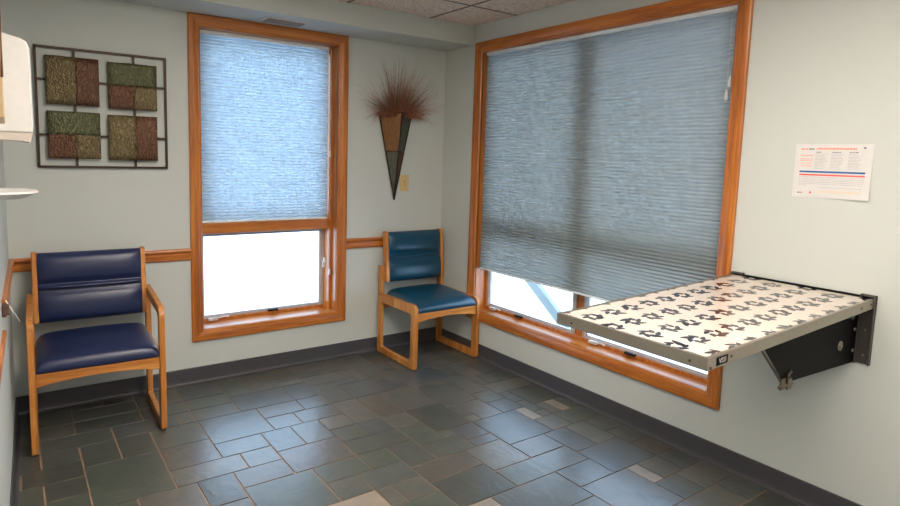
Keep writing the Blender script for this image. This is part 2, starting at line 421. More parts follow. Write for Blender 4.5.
def build_window(n, ax, a0, a1, z0, z1, mull):
    """a0<a1 casing outside along the wall; mull: list of mullion centres"""
    loc = ((a0+a1)/2, 0, z0) if ax == 0 else (0, (a0+a1)/2, z0)
    par = struct_empty('window_%d' % n, loc); b0 = W(ax); D = D1 if ax == 0 else 0
    def b(bm, a, c, d, e, *r, **k): return b0(bm, a, c, d+(D if d > .01 else 0), e+D, *r, **k)
    casing(par, ax, a0, a1, z0, z1, 1)
    i0, i1, k0, k1 = a0+CW-.004, a1-CW+.004, z0+CW-.004, z1-CW+.004
    for (p, q, r, s, nm) in ((i0-.012, i0+.004, k0, k1, 2), (i1-.004, i1+.012, k0, k1, 2), (i0, i1, k0-.012, k0+.004, ax), (i0, i1, k1-.004, k1+.012, ax)):
        bm = NB(); b(bm, p, q, .002, .14, r, s); obj('jamb', bm, CAS[nm], par)
    # inner wooden stop, transom and mullions
    zt0, zt1 = .910, .975
    f = NB(); st = .022 if ax else .023; sf = .095 if ax else .020
    b(f, i0, i0+st, sf, .14, k0, k1, .003); b(f, i1-st, i1, sf, .14, k0, k1, .003)
    b(f, i0, i1, .0952, .14, k0, k0+st, .003); b(f, i0, i1, .0952, .14, k1-st, k1, .003)
    obj('wooden_stop', f, CAS[2], par)
    bm = NB(); b(bm, i0, i1, .110 if ax else .010+.0001, .150, zt0, zt1, .004); obj('transom', bm, CAS[ax], par)
    ed = [i0+st*(.6 if ax else 1)] + [m for m in mull] + [i1-st*(.6 if ax else 1)]
    for m in mull:
        bm = NB(); b(bm, m-.034, m+.034, .118, .150, k0, k1, .004); obj('mullion', bm, CAS[2], par)
    for j in range(len(ed)-1):
        p = ed[j]+(.034 if j else 0); q = ed[j+1]-(.034 if j < len(ed)-2 else 0)
        for (za, zb, lower) in ((k0+st*.5, zt0, True), (zt1, k1-st*.5, False)):
            fr = frame4(par, ax, 'sash', p, q, za, zb, .104+D, .138+D, .022, VINYL)
            frame4(par, ax, 'sash_bead', p+.020, q-.020, za+.020, zb-.020, .112+D, .132+D, .010, BASE if not lower else VINYL)
            g = NB(); b(g, p+.028, q-.028, .120, .124, za+.028, zb-.028); obj('window_pane', g, GLASS, fr)
        # hardware of the opening lower light
        c = (p+q)/2
        if ax == 0:
            crank(par, ax, p+.075, k0+.018, .088+D); latch(par, ax, p+.004, .70, .10+D); latch(par, ax, q-.004, .66, .10+D)
            latch(par, ax, c+.05, k0+.030, .10+D, False, BLACK)
        else:
            crank(par, ax, q-.10, k0+.018, .088, -1); latch(par, ax, q-.36, k0+.024, .092, False, BLACK)
    return par
w1 = build_window(1, 0, WX0, WX1, WZ0, WZ1, [])
w2 = build_window(2, 1, RY1, RY0, RZ0, RZ1, [-1.315])

# ------------------------------------------------------------------ cellular shades
def shade(ax, a0, a1, z0, z1, d, name, label, mat, tassels, cord_a):
    loc = ((a0+a1)/2, d, z1) if ax == 0 else (d, (a0+a1)/2, z1)
    t = thing(name, loc, label, 'window shade')
    P = (lambda u, v, w: (u, v, w)) if ax == 0 else (lambda u, v, w: (v, u, w))
    b = W(ax)
    bm = NB(); b(bm, a0, a1, d-.020, d+.020, z1-.022, z1, .003); obj('head_rail', bm, SHADE_RAIL, t)
    bm = NB(); b(bm, a0, a1, d-.012, d+.012, z0, z0+.012, .003); obj('bottom_rail', bm, SHADE_RAIL, t)
    zt, zb = z1-.022, z0+.012
    n = round((zt-zb)/.0195); bm = NB(); prev = None
    for i in range(2*n+1):
        z = zt+(zb-zt)*i/(2*n); dd = d-.002 if i % 2 == 0 else d-.013
        de = 2*d-dd          # rear wall of each cell
        cur = [bm.verts.new(P(a, e_, z)) for e_ in (dd, de) for a in (a0+.002, a1-.002)]
        if prev:
            bm.faces.new((prev[0], prev[1], cur[1], cur[0])); bm.faces.new((prev[2], prev[3], cur[3], cur[2]))
        prev = cur
    obj('pleated_cloth', bm, mat, t)
    for k, (dz, off) in enumerate(tassels):
        bm = NB(); tube(bm, [P(cord_a+off, d-.026, z1-.01), P(cord_a+off, d-.026, dz+.02)], .0011, 5)
        obj('pull_cord', bm, WHITE_P, t)
    for dz, off in tassels:
        bm = NB(); tube(bm, [P(cord_a+off, d-.026, dz+.026), P(cord_a+off, d-.026, dz+.018), P(cord_a+off, d-.026, dz-.014), P(cord_a+off, d-.026, dz-.02)], [.003, .006, .0085, .006], 10)
        obj('tassel', bm, WHITE_P, t)
    return t
shade(0, -1.757, -.912, .976, 2.136, .096, 'cellular_shade', 'pale blue pleated shade pulled halfway down the narrow window', FAB1, [(1.42, 0), (.60, .004)], -.905)
shade(1, -2.214, -.436, .632, 2.150, .048, 'cellular_shade', 'wide grey-blue pleated shade lowered over the large window beside the fold-out table', FAB2, [(1.80, 0), (1.74, .012)], -2.190)

# ------------------------------------------------------------------ air vent in the soffit
t = thing('air_vent', (-1.31, -.16, 2.206), 'small flat metal air vent in the soffit above the narrow window', 'vent')
bm = NB(); box(bm, -1.455, -1.19, -.225, -.095, 2.199, 2.2065, .002); obj('vent_frame', bm, plain('vent_paint', srgb(216, 208, 202), .5), t)
VB = plain('vent_blade_paint', srgb(150, 138, 130), .5)
for k in range(5):
    bm = NB(); box(bm, -1.44, -1.205, -.210+.024*k, -.203+.024*k, 2.195, 2.2005); obj('vent_blade', bm, VB, t)

# ------------------------------------------------------------------ chairs
def loop_frame(bm, x0, x1, outer, inner, ro, ri, seg=5):
    """closed ribbon between two rounded quads in the y-z plane, thick in x. corners listed in the same order"""
    def rounded(q, r):
        out = []
        n = len(q)
        for i in range(n):
            p = Vector(q[i]); a = Vector(q[i-1]); c = Vector(q[(i+1) % n])
            ri_ = r[i]
            u = (a-p).normalized(); v = (c-p).normalized()
            s = p+u*ri_; e = p+v*ri_
            for k in range(seg+1):
                tt = k/seg
                out.append((1-tt)**2*s + 2*(1-tt)*tt*p + tt*tt*e)
        return out
    O = rounded(outer, ro); I = rounded(inner, ri); n = len(O)
    vo = [[bm.verts.new((x, p.x, p.y)) for p in O] for x in (x0, x1)]
    vi = [[bm.verts.new((x, p.x, p.y)) for p in I] for x in (x0, x1)]
    for i in range(n):
        j = (i+1) % n
        bm.faces.new((vo[0][i], vo[0][j], vi[0][j], vi[0][i])); bm.faces.new((vo[1][i], vi[1][i], vi[1][j], vo[1][j]))
        bm.faces.new((vo[0][i], vo[1][i], vo[1][j], vo[0][j])); bm.faces.new((vi[0][i], vi[0][j], vi[1][j], vi[1][i]))

def cushion(bm, x0, x1, y0, y1, zb, zs, dome, front_drop=0, n=26, pw=13):
    ts = [math.sin(math.pi/2*(-1+2*i/n)) for i in range(n+1)]
    cx, cy, hx, hy = (x0+x1)/2, (y0+y1)/2, (x1-x0)/2, (y1-y0)/2
    g = []
    for i, u in enumerate(ts):
        row = []
        for j, v in enumerate(ts):
            h = max(0, 1-abs(u)**pw)**.5*max(0, 1-abs(v)**pw)**.5
            z = zb+.012+(zs-zb-.012)*h + dome*(1-u*u)*(1-.75*v*v)*(1 if v > 0 else 1-.6*v*v) + .012*h*v
            if v < 0: z -= front_drop*h*(v*v)      # waterfall front edge
            sx = 1-.012*(1-h); sy = 1-.012*(1-h)
            row.append(bm.verts.new((cx+hx*u*sx, cy+hy*v*sy, z)))
        g.append(row)
    for i in range(n):
        for j in range(n): bm.faces.new((g[i][j], g[i+1][j], g[i+1][j+1], g[i][j+1]))
    ring = [g[i][0] for i in range(n+1)]+[g[n][j] for j in range(1, n+1)]+[g[i][n] for i in range(n-1, -1, -1)]+[g[0][j] for j in range(n-1, 0, -1)]
    low = [bm.verts.new((cx+(v.co.x-cx)*.985, cy+(v.co.y-cy)*.985, zb)) for v in ring]
    for i in range(len(ring)):
        j = (i+1) % len(ring); bm.faces.new((ring[i], ring[j], low[j], low[i]))
    bm.faces.new(low)

def back_pad(bm, x0, x1, ylo, yhi, z0, z1):
    """two pads with a thin roll between; y of the front plane runs from ylo at z0 to yhi at z1"""
    H = z1-z0; prof = []
    def seg(a, b, bulge, n=9):
        for i in range(n+1):
            t_ = -1+2*i/n
            prof.append((a+(b-a)*(i/n), bulge*(max(0, 1-abs(t_)**2.6))**.6))
    seg(0, .458, .032); seg(.478, .542, .023, 8); seg(.562, 1, .032)
    nx = 14; ts = [math.sin(math.pi/2*(-1+2*i/nx)) for i in range(nx+1)]
    rows = []
    for s, bl in prof:
        z = z0+H*s; yp = ylo+(yhi-ylo)*s
        rows.append([bm.verts.new((x0+(x1-x0)*(u+1)/2, yp-bl*(1-.55*abs(u)**8)-.004*(1-u*u), z)) for u in ts])
    back = [[bm.verts.new((x0+(x1-x0)*(u+1)/2, ylo+(yhi-ylo)*s+.016, z0+H*s)) for u in (-1, 1)] for s in (0, 1)]
    for A, B in zip(rows, rows[1:]):
        for i in range(nx): bm.faces.new((A[i], A[i+1], B[i+1], B[i])).smooth = True
    bm.faces.new([r[0] for r in rows]+[back[1][0], back[0][0]])
    bm.faces.new([r[-1] for r in rows][::-1]+[back[0][1], back[1][1]])
    bm.faces.new(rows[0]+[back[0][1], back[0][0]]); bm.faces.new(rows[-1][::-1]+[back[1][0], back[1][1]])
    bm.faces.new((back[0][0], back[0][1], back[1][1], back[1][0]))

def make_chair(name, x0, x1, yf, yb, arms, vinyl, label):
    t = thing(name, ((x0+x1)/2, (yf+yb)/2, 0), label, 'chair')
    T = .028
    for s in (0, 1):
        a, b = (x0, x0+T) if s == 0 else (x1-T, x1)
        bm = NB()
        if arms:
            zr, zf = .672, .640
            loop_frame(bm, a, b, [(yf, .006), (yf+.006, zf), (yb, zr), (yb, .006)], [(yf+.050, .052), (yf+.052, zf-.045), (yb-.045, zr-.052), (yb-.045, .052)],
                       [.02, .060, .03, .02], [.012, .030, .02, .012])
            box(bm, a+.004, b-.004, yf+.04, yb-.03, .318, .388)
        else:
            zf = .440
            loop_frame(bm, a, b, [(yf, .006), (yf, zf+.006), (yb, zf), (yb, .006)], [(yf+.055, .052), (yf+.055, zf-.062), (yb-.047, zf-.062), (yb-.047, .052)],
                       [.02, .050, .004, .02], [.012, .022, .016, .012])
            box(bm, a, b, yb-.047, yb, .42, .638)
        fr = obj('side_frame', bm, CHR[2], t, bevel=.004)
        for yy in (yf+.025, yb-.025):
            bm = NB(); tube(bm, [((a+b)/2, yy, 0), ((a+b)/2, yy, .008)], .011, 10); obj('foot_glide', bm, RUBBER, fr)
    # arched front rail
    xi0, xi1 = x0+T, x1-T; pts = []
    for k in range(13):
        u = k/12; pts.append((xi0+(xi1-xi0)*u, .322+.024*math.sin(math.pi*u)**.7))
    pts += [(xi1, .396), (xi0, .396)]
    bm = NB(); poly_prism(bm, pts, 1, yf+.012, yf+.034); obj('front_rail', bm, CHR[0], t, bevel=.002)
    bm = NB(); box(bm, xi0, xi1, yb-.04, yb-.018, .33, .39, .002); obj('rear_rail', bm, CHR[0], t)
    bm = NB(); cushion(bm, xi0-.001, xi1+.001, yf+.004, yb-.045, .388, .466, .018, .008); obj('seat', bm, vinyl, t, smooth=True)
    # uprights that carry the back, leaning slightly
    zl, zh = .525, .884; yl, yh = yb-.058, yb-.026
    for s in (0, 1):
        a, b = (x0+T-.002, x0+T+.022) if s == 0 else (x1-T-.022, x1-T+.002)
        bm = NB(); poly_prism(bm, [(yl-.026, zl), (yl+.018, zl), (yh+.022, zh-.006), (yh+.014, zh), (yh-.016, zh), (yh-.024, zh-.008)], 0, a, b)
        obj('back_upright', bm, CHR[2], t, bevel=.004)
    bm = NB(); back_pad(bm, x0+T+.021, x1-T-.021, yl-.010, yh-.010, zl-.002, zh-.006)
    obj('backrest', bm, vinyl, t)
    return t
make_chair('armchair', -2.684, -2.106, -.566, -.085, True, NAVY, 'oak armchair with navy blue vinyl seat and back below the metal wall art')
ach = bpy.data.objects['armchair']; ra = math.radians(-1.8); piv = Vector((-2.684, -.566, 0))
ach.location = piv+Matrix.Rotation(ra, 3, 'Z')@(ach.location-piv); ach.rotation_euler.z = ra
make_chair('side_chair', -.564, -.012, -.520, -.028, False, TEAL, 'armless oak chair with teal vinyl seat in the corner under the dried grass')

# ------------------------------------------------------------------ metal wall art
t = thing('wall_art', (-2.28, 0, 1.313), 'square dark metal wall art with four embossed bronze panels above the navy armchair', 'wall art')
bm = NB(); bw = .012
ax0, ax1, az0, az1 = -2.593, -1.965, 1.310, 1.932
for x in (ax0, -2.422, -2.138, ax1-bw*.9): box(bm, x, x+bw, -.020, -.010, az0, az1, .001)
for z in (az0, 1.475, 1.757, az1-bw): box(bm, ax0, ax1, -.0195, -.0105, z, z+bw, .001)
for x in (ax0+.004, ax1-.010):
    for z in (az0+.05, az1-.06): box(bm, x, x+.006, -.011, 0, z, z+.006)
obj('bar_frame', bm, DARKMETAL, t)
def bulged(x0, x1, z0, z1, cx, cz, w, h, depth=.014, n=8):
    bm = NB(); g = []
    for i in range(n+1):
        row = []
        for j in range(n+1):
            x = x0+(x1-x0)*i/n; z = z0+(z1-z0)*j/n
            b_ = depth*(1-((x-cx)/(w/2))**2)*(1-((z-cz)/(h/2))**2)
            row.append(bm.verts.new((x, -.034-max(0, b_), z)))
        g.append(row)
    for i in range(n):
        for j in range(n): bm.faces.new((g[i][j], g[i+1][j], g[i+1][j+1], g[i][j+1])).smooth = True
    ring = [g[i][0] for i in range(n+1)]+[g[n][j] for j in range(1, n+1)]+[g[i][n] for i in range(n-1, -1, -1)]+[g[0][j] for j in range(n-1, 0, -1)]
    low = [bm.verts.new((v.co.x, -.022, v.co.z)) for v in ring]
    for i in range(len(ring)): bm.faces.new((ring[i], ring[(i+1) % len(ring)], low[(i+1) % len(ring)], low[i]))
    bm.faces.new(low[::-1]); return bm
for (px0, px1, pz0, pz1, typ) in ((-2.546, -2.304, 1.638, 1.884, 0), (-2.262, -2.018, 1.633, 1.880, 1), (-2.546, -2.304, 1.360, 1.604, 1), (-2.266, -2.020, 1.355, 1.600, 0)):
    cx, cz, w, h = (px0+px1)/2, (pz0+pz1)/2, px1-px0, pz1-pz0
    bm = NB(); box(bm, px0+.006, px1-.006, -.023, -.016, pz0+.006, pz1-.006); pn = obj('panel', bm, DARKMETAL, t)
    parts = [(px0, cx+.012, pz0, pz1, P_OLIVE), (cx+.012, px1, pz0, pz1, P_RED)] if typ == 0 else \
            [(px0, px1, cz+.002, pz1, P_GREEN), (px0, cx+.006, pz0, cz+.002, P_RED), (cx+.006, px1, pz0, cz+.002, P_OLIVE)]
    for a, b, c, d, m in parts:
        obj('embossed_plate', bulged(a, b, c, d, cx, cz, w, h), m, pn)

# ------------------------------------------------------------------ wall vase and grass
t = thing('wall_vase', (-.435, 0, 1.112), 'pointed copper and bronze wall vase hanging between narrow window and corner', 'vase')
zt, zb_, zm = 1.722, 1.112, 1.452
A_, B_, C_ = Vector((-.572, -.012, zt)), Vector((-.432, -.095, zt)), Vector((-.300, -.012, zt)); TIP = Vector((-.437, -.018, zb_))
lerp = lambda p, q, s: p+(q-p)*s
sm = (zt-zm)/(zt-zb_)
def facet(P, Q, s0, s1, m, nm, ins=.010):
    nrm = (Q-P).cross(TIP-P).normalized()
    if nrm.y > 0: nrm = -nrm
    a, b, c, d = lerp(P, TIP, s0), lerp(Q, TIP, s0), lerp(Q, TIP, s1), lerp(P, TIP, s1)
    bm = NB(); q = [a, b, c, d]
    f = [bm.verts.new(v+nrm*.001) for v in q]; r = [bm.verts.new(v-nrm*.003) for v in q]
    bm.faces.new(f); bm.faces.new(r[::-1])
    for i in range(4): bm.faces.new((f[i], r[i], r[(i+1) % 4], f[(i+1) % 4]))
    obj(nm, bm, m, t)
facet(A_, B_, 0, sm, COPPER, 'copper_face'); facet(A_, B_, sm, .985, VERD, 'lower_face')
facet(B_, C_, 0, sm, VERD, 'side_face'); facet(B_, C_, sm, .985, BROWN, 'lower_side_face')
bm = NB(); back = [bm.verts.new(v) for v in (A_, C_, TIP)]; b2 = [bm.verts.new(v+Vector((0, .008, 0))) for v in (A_, C_, TIP)]
bm.faces.new(back); bm.faces.new(b2[::-1])
for i in range(3): bm.faces.new((back[i], b2[i], b2[(i+1) % 3], back[(i+1) % 3]))
obj('back_plate', bm, DARKMETAL, t)
bm = NB()
for P in (A_, B_, C_): tube(bm, [P, lerp(P, TIP, .99)], .0055, 6)
for s in (0, sm):
    for P, Q in ((A_, B_), (B_, C_)): tube(bm, [lerp(P, TIP, s), lerp(Q, TIP, s)], .005, 6)
tube(bm, [TIP+Vector((0, 0, .03)), TIP+Vector((0, 0, -.006))], [.010, .006], 8)
obj('edge_strips', bm, DARKMETAL, t)

# dried grass: a dense, uncountable tuft
G = random.Random(5)
gm = NT('dried_grass'); a = gm.n('ShaderNodeAttribute'); a.attribute_name = 'tint'; gm.l(a.outputs['Color'], gm.b.inputs['Base Color']); gm.b.inputs['Roughness'].default_value = .8
bm = NB(); lay = bm.loops.layers.float_color.new('tint')
cols = [(150, 92, 76), (176, 116, 94), (124, 100, 64), (190, 134, 112), (110, 90, 60), (178, 116, 102), (150, 116, 80)]
def strand(base, tipdir, L, droop, col, r0):
    p = Vector(base); d = Vector(tipdir).normalized(); pts = [p.copy()]; n = 7
    for k in range(n):
        d = (d+Vector((0, 0, -droop*(k/n)))).normalized(); p = p+d*(L/n)
        if p.y > -.006: p.y = -.006
        pts.append(p.copy())
    u = Vector((d.z, 0, -d.x)); u = u.normalized() if u.length > .01 else Vector((1, 0, 0)); w = Vector((0, 1, 0))
    prev = None
    for k, q in enumerate(pts):
        r = r0*(1-.75*k/n)
        cur = [bm.verts.new(q+u*r), bm.verts.new(q-u*r*.5+w*r), bm.verts.new(q-u*r*.5-w*r)]
        if prev:
            for i in range(3):
                f = bm.faces.new((prev[i], prev[(i+1) % 3], cur[(i+1) % 3], cur[i]))
                for lp in f.loops: lp[lay] = col
        prev = cur
for k in range(620):
    th = G.gauss(0, .72); ph = G.uniform(-.35, .35)
    if abs(th) > 1.5: continue
    L = G.uniform(.18, .44)*(1-.26*abs(th)); 
    if G.random() < .45: L *= .62
    base = (-.435+.075*math.sin(th)+G.uniform(-.04, .04), -.045+G.uniform(-.02, .02), 1.69); th += G.gauss(0, .22)
    strand(base, (math.sin(th), -.25+ph, math.cos(th)), L, G.uniform(-.08, .30)*abs(th), srgb(*G.choice(cols)), G.uniform(.0009, .0019))
for k in range(200):     # curly dense heart
    th = G.uniform(-1.35, 1.35)
    base = (-.435+.08*math.sin(th)+G.uniform(-.05, .05), -.05+G.uniform(-.025, .02), 1.69)
    strand(base, (math.sin(th), G.uniform(-.7, .2), math.cos(th)*.8), G.uniform(.06, .17), G.uniform(.1, .6), srgb(*G.choice([(190, 124, 98), (160, 98, 72), (130, 84, 56)])), .0024)
o = obj('dried_grass', bm, gm.m); rebase(o, (-.435, -.045, 1.69))
tag(o, 'spray of reddish brown dried grass in the pointed wall vase', 'dried grass', kind='stuff')

# ------------------------------------------------------------------ switch plate
t = thing('wall_plate', (-.343, 0, 1.168), 'ivory plastic wall plate behind the tip of the vase', 'wall plate')
bm = NB(); box(bm, -.379, -.307, -.006, 0, 1.168, 1.286, .0025); obj('cover_plate', bm, IVORY, t)
bm = NB(); box(bm, -.352, -.334, -.0085, -.005, 1.208, 1.246, .001); obj('insert', bm, plain('ivory_insert', srgb(190, 160, 104), .4), t)
for z in (1.182, 1.272):
    bm = NB(); tube(bm, [(-.343, -.0075, z), (-.343, -.004, z)], .003, 8); obj('screw', bm, STEEL, t)

# ------------------------------------------------------------------ fold-out exam table
t = thing('exam_table', (0, -2.573, .66), 'cream topped fold-out table with petal print and metal rim on the right wall', 'table')
TY0, TY1, TL = -2.852, -2.292, 1.152; SL = .040/1.165
zt_ = lambda x: .928+SL*x      # top of the rim; x negative outwards
def slab(bm, x0, x1, y0, y1, h0, h1, mi=0):
    """box whose top and bottom follow the slightly sagging top; h measured from the rim top"""
    vs = [bm.verts.new((x, y, zt_(x)+h)) for x in (x0, x1) for y in (y0, y1) for h in (h0, h1)]
    for q in [(0, 1, 3, 2), (4, 6, 7, 5), (0, 4, 5, 1), (2, 3, 7, 6), (0, 2, 6, 4), (1, 5, 7, 3)]: bm.faces.new([vs[i] for i in q]).material_index = mi
X0 = -TL; XW = -.012
bm = NB(); slab(bm, X0+.004, XW-.002, TY0+.004, TY1-.004, -.020, -.0018); top = obj('table_top', bm, LAMIN, t)
def rimpiece(pts):
    bm = NB(); f = bm.faces.new([bm.verts.new(p) for p in pts]); return bm
for nm, (a0, a1, b0, b1) in (('rim', (X0, XW, TY0, TY0+.003)), ('rim', (X0, X0+.003, TY0+.003, TY1)), ('rim', (X0+.003, XW, TY1-.003, TY1))):
    bm = NB(); slab(bm, a0, a1, b0, b1, -.036, 0)
    if b1-b0 < .01:
        s = 1 if b0 == TY0 else -1; yy = b1 if s == 1 else b0
        slab(bm, a0, a1, min(yy, yy+s*.010), max(yy, yy+s*.010), -.0018, 0)
        slab(bm, a0, a1, min(yy, yy+s*.014), max(yy, yy+s*.014), -.036, -.033)
    else:
        slab(bm, a1, a1+.010, b0+.010, b1-.013, -.0018, 0); slab(bm, a1, a1+.014, b0+.014, b1-.017, -.036, -.033)
    obj(nm, bm, ALU, t)
# petal print: raised ink shapes let into the laminate, clusters of rounded petals round a pale centre
Q = random.Random(3)
def blob(bm, cx, cy, L, Wd, ang, mi):
    n = 12; v = []
    for k in range(n):
        a_ = 2*math.pi*k/n; lx = L*math.cos(a_); ly = Wd*math.sin(a_)*(1-.35*math.cos(a_))
        x = cx+lx*math.cos(ang)-ly*math.sin(ang); y = cy+lx*math.sin(ang)+ly*math.cos(ang)
        x = min(max(x, X0+.005), XW-.004); y = min(max(y, TY0+.015), TY1-.015)
        v.append((x, y))
    if max(p[0] for p in v)-min(p[0] for p in v) < .004 or max(p[1] for p in v)-min(p[1] for p in v) < .004: return
    A = [bm.verts.new((x, y, zt_(x)-.0012)) for x, y in v]; B = [bm.verts.new((x, y, zt_(x)-.0022)) for x, y in v]
    bm.faces.new(A).material_index = mi
    for k in range(n): bm.faces.new((A[k], B[k], B[(k+1) % n], A[(k+1) % n])).material_index = mi
bm = NB()
rows = [(-2.391+.114, 1), (-2.391, 0), (-2.505, 1), (-2.619, 0), (-2.733, 1), (-2.847, 0)]
for ry, st in rows:
    for i in range(13):
        cx = -1.082+.1055*i - (.030 if st else 0) + (.0 if st == 0 else .0)
        if st: cx = -1.117+.1035*i
        cy = ry; rot = Q.uniform(0, 6.28); dark = Q.randrange(6)
        for k in range(6):
            a_ = rot+k*math.pi/3+Q.uniform(-.12, .12); rr = .0255
            big = 1.35 if k == dark else 1
            blob(bm, cx+rr*math.cos(a_), cy+rr*math.sin(a_)*1.05, .0175*big*Q.uniform(.85, 1.15), .0082*big, a_+Q.uniform(.5, 1.1), 0 if Q.random() < .72 else 1)
obj('petal_print', bm, PETAL, top)
# name plate, rivets
bm = NB()
def plate_y(bm, xa, xb, h0, h1, y0, y1):
    slab(bm, xa, xb, y0, y1, h0, h1)
plate_y(bm, -1.106, -1.050, -.030, -.006, TY0-.0015, TY0+.001)
npl = obj('name_plate', bm, BLACK, t)
cu = bpy.data.curves.new('txt', 'FONT'); cu.body = 'VSSI'; cu.size = .021; cu.extrude = .0004; cu.align_x = 'CENTER'; cu.align_y = 'CENTER'
to = bpy.data.objects.new('txt', cu); COL.objects.link(to)
dg = bpy.context.evaluated_depsgraph_get(); dg.update()
tm = bpy.data.meshes.new_from_object(to.evaluated_get(dg))
tm.transform(Matrix.Rotation(math.radians(90), 4, 'X')); tm.transform(Matrix.Rotation(-math.atan(SL), 4, 'Y'))
bpy.data.objects.remove(to)
tm.materials.clear(); tm.materials.append(plain('plate_lettering', srgb(206, 200, 196), .4))
o = bpy.data.objects.new('lettering', tm); COL.objects.link(o); o.parent = npl
o.location = Vector((-1.078, TY0-.0019, zt_(-1.078)-.0180))-parent_world(npl)
RIV = plain('dark_rivet', srgb(96, 84, 70), .4, .8)
for x, h in ((-1.030, -.016), (-1.135, -.030), (-.13, -.018), (-.045, -.016)):
    bm = NB(); tube(bm, [(x, TY0-.0025, zt_(x)+h), (x, TY0+.001, zt_(x)+h)], .0042, 10); obj('rivet', bm, RIV, t)
for y in (-2.80, -2.36):
    bm = NB(); tube(bm, [(X0-.0025, y, zt_(X0)-.020), (X0+.001, y, zt_(X0)-.020)], .004, 10); obj('rivet', bm, RIV, t)
# wall plates, wall rail and support brackets
bm = NB(); box(bm, -.012, 0, TY0, TY1, .905, .9335, .001); obj('wall_rail', bm, BLACK, t)
for y0, y1 in ((-2.857, -2.806), (-2.345, -2.293)):
    bm = NB(); box(bm, -.022, -.001, y0, y0+.004, .665, .940); box(bm, -.022, -.001, y1-.004, y1, .665, .940); box(bm, -.006, 0, y0, y1, .665, .940)
    box(bm, -.012, -.004, y0, y1, .905, .94); ch = obj('wall_channel', bm, plain('channel_grey', srgb(84, 80, 77), .45, .5), t)
    for z in (.925, .70, .80):
        bm = NB(); tube(bm, [(-.006, (y0+y1)/2, z), (-.0095, (y0+y1)/2, z)], .0045, 10); obj('bolt', bm, STEEL, ch)
for y in (-2.800,):
    zo = zt_(-.78)-.036
    bm = NB(); poly_prism(bm, [(-.004, .664), (-.575, .688), (-.775, zo), (-.004, zt_(0)-.037)], 1, y-.002, y+.002)
    br = obj('bracket_plate', bm, BLACK, t)
    bm = NB(); tube(bm, [(-.150, y-.002, .752), (-.150, y-.0055, .752)], .019, 20)
    tube(bm, [(-.150, y-.005, .752), (-.150, y-.010, .752)], .008, 12)
    obj('washer_bolt', bm, STEEL, br)
    for x, z in ((-.030, .715), (-.030, .80)):
        bm = NB(); tube(bm, [(x, y-.002, z), (x, y-.006, z)], .007, 12); obj('bolt', bm, STEEL, br)
    bm = NB(); tube(bm, [(-.13, y-.002, .872), (-.13, y-.030, .872)], .014, 12); obj('stop_peg', bm, plain('dark_nylon', srgb(60, 58, 56), .5), br)
# front cross plate and latch
zo = zt_(-.78)-.036
bm = NB(); n_ = 1
vs = [(-.579, .686), (-.583, .690), (-.783, zo+.001), (-.777, zo+.001)]
poly_prism(bm, vs, 1, -2.806, -2.792); obj('edge_flange', bm, STEEL, t)
bm = NB()
box(bm, -.615, -.585, -2.812, -2.806, .672, .712, .002); box(bm, -.575, -.545, -2.815, -2.808, .668, .706, .002)
tube(bm, [(-.622, -2.809, .684), (-.535, -2.809, .684)], .0055, 8); tube(bm, [(-.56, -2.809, .684), (-.56, -2.809, .718), (-.545, -2.809, .728)], .005, 8)
obj('latch', bm, plain('worn_steel', srgb(110, 98, 84), .4, .9), t)

# ------------------------------------------------------------------ notice on the right wall
t = thing('notice', (0, -2.652, 1.302), 'white laminated notice with blue and red bars taped above the fold-out table', 'notice')
NY0, NY1, NZ0, NZ1 = -2.794, -2.514, 1.300, 1.517
bm = NB()
def sheet(u, v, d):     # u from left (far) 0..1, v from top 0..1, slight curl away from the wall at the lower right
    return (-.0008-d-.010*(u**3)*(v**2), NY1+(NY0-NY1)*u, NZ1+(NZ0-NZ1)*v)
def patch(bm, u0, u1, v0, v1, d, nu=1, nv=1):
    g = [[bm.verts.new(sheet(u0+(u1-u0)*i/nu, v0+(v1-v0)*j/nv, d)) for j in range(nv+1)] for i in range(nu+1)]
    for i in range(nu):
        for j in range(nv): bm.faces.new((g[i][j], g[i+1][j], g[i+1][j+1], g[i][j+1]))
patch(bm, 0, 1, 0, 1, 0, 12, 8)
o = obj('paper_sheet', bm, PAPER, t); md = o.modifiers.new('s', 'SOLIDIFY'); md.thickness = .0008; md.offset = 0
K = random.Random(9)
def words_line(bm, u0, u1, v, h, dens=.8):
    u = u0
    while u < u1-.01:
        w = min(K.uniform(.010, .035), u1-u); patch(bm, u, u+w, v, v+h, .0008); u += w+.006
def inkobj(mat, fn):
    bm = NB(); fn(bm); obj('printing', bm, mat, o)
inkobj(INK_BLUE, lambda b: patch(b, .075, .925, .500, .532, .0008, 8))
inkobj(INK_RED, lambda b: patch(b, .075, .925, .560, .588, .0008, 8))
inkobj(INK_ORANGE, lambda b: (words_line(b, .075, .17, .075, .03), words_line(b, .28, .80, .065, .035), words_line(b, .075, .24, .20, .02),
                              words_line(b, .075, .24, .27, .014), words_line(b, .075, .24, .30, .014), words_line(b, .075, .24, .35, .014), words_line(b, .075, .24, .40, .014)))
inkobj(INK_DARK, lambda b: (words_line(b, .18, .25, .075, .03), words_line(b, .28, .35, .14, .018), words_line(b, .49, .60, .14, .018), words_line(b, .71, .83, .14, .018), words_line(b, .07, .14, .905, .025), patch(b, .875, .905, .05, .085, .0008)))
def greys(b):
    for c0 in (.27, .48, .70):
        for k in range(11): words_line(b, c0, c0+K.uniform(.12, .18), .175+.027*k, .010)
    for k in range(5): words_line(b, .075, .92, .61+.032*k, .010)
    words_line(b, .075, .2, .77, .010); words_line(b, .35, .9, .80, .010)
inkobj(INK_GREY, greys)
inkobj(INK_BEIGE, lambda b: patch(b, .36, .90, .86, .90, .0008, 4))
inkobj(INK_RED, lambda b: patch(b, .235, .262, .890, .925, .0009))

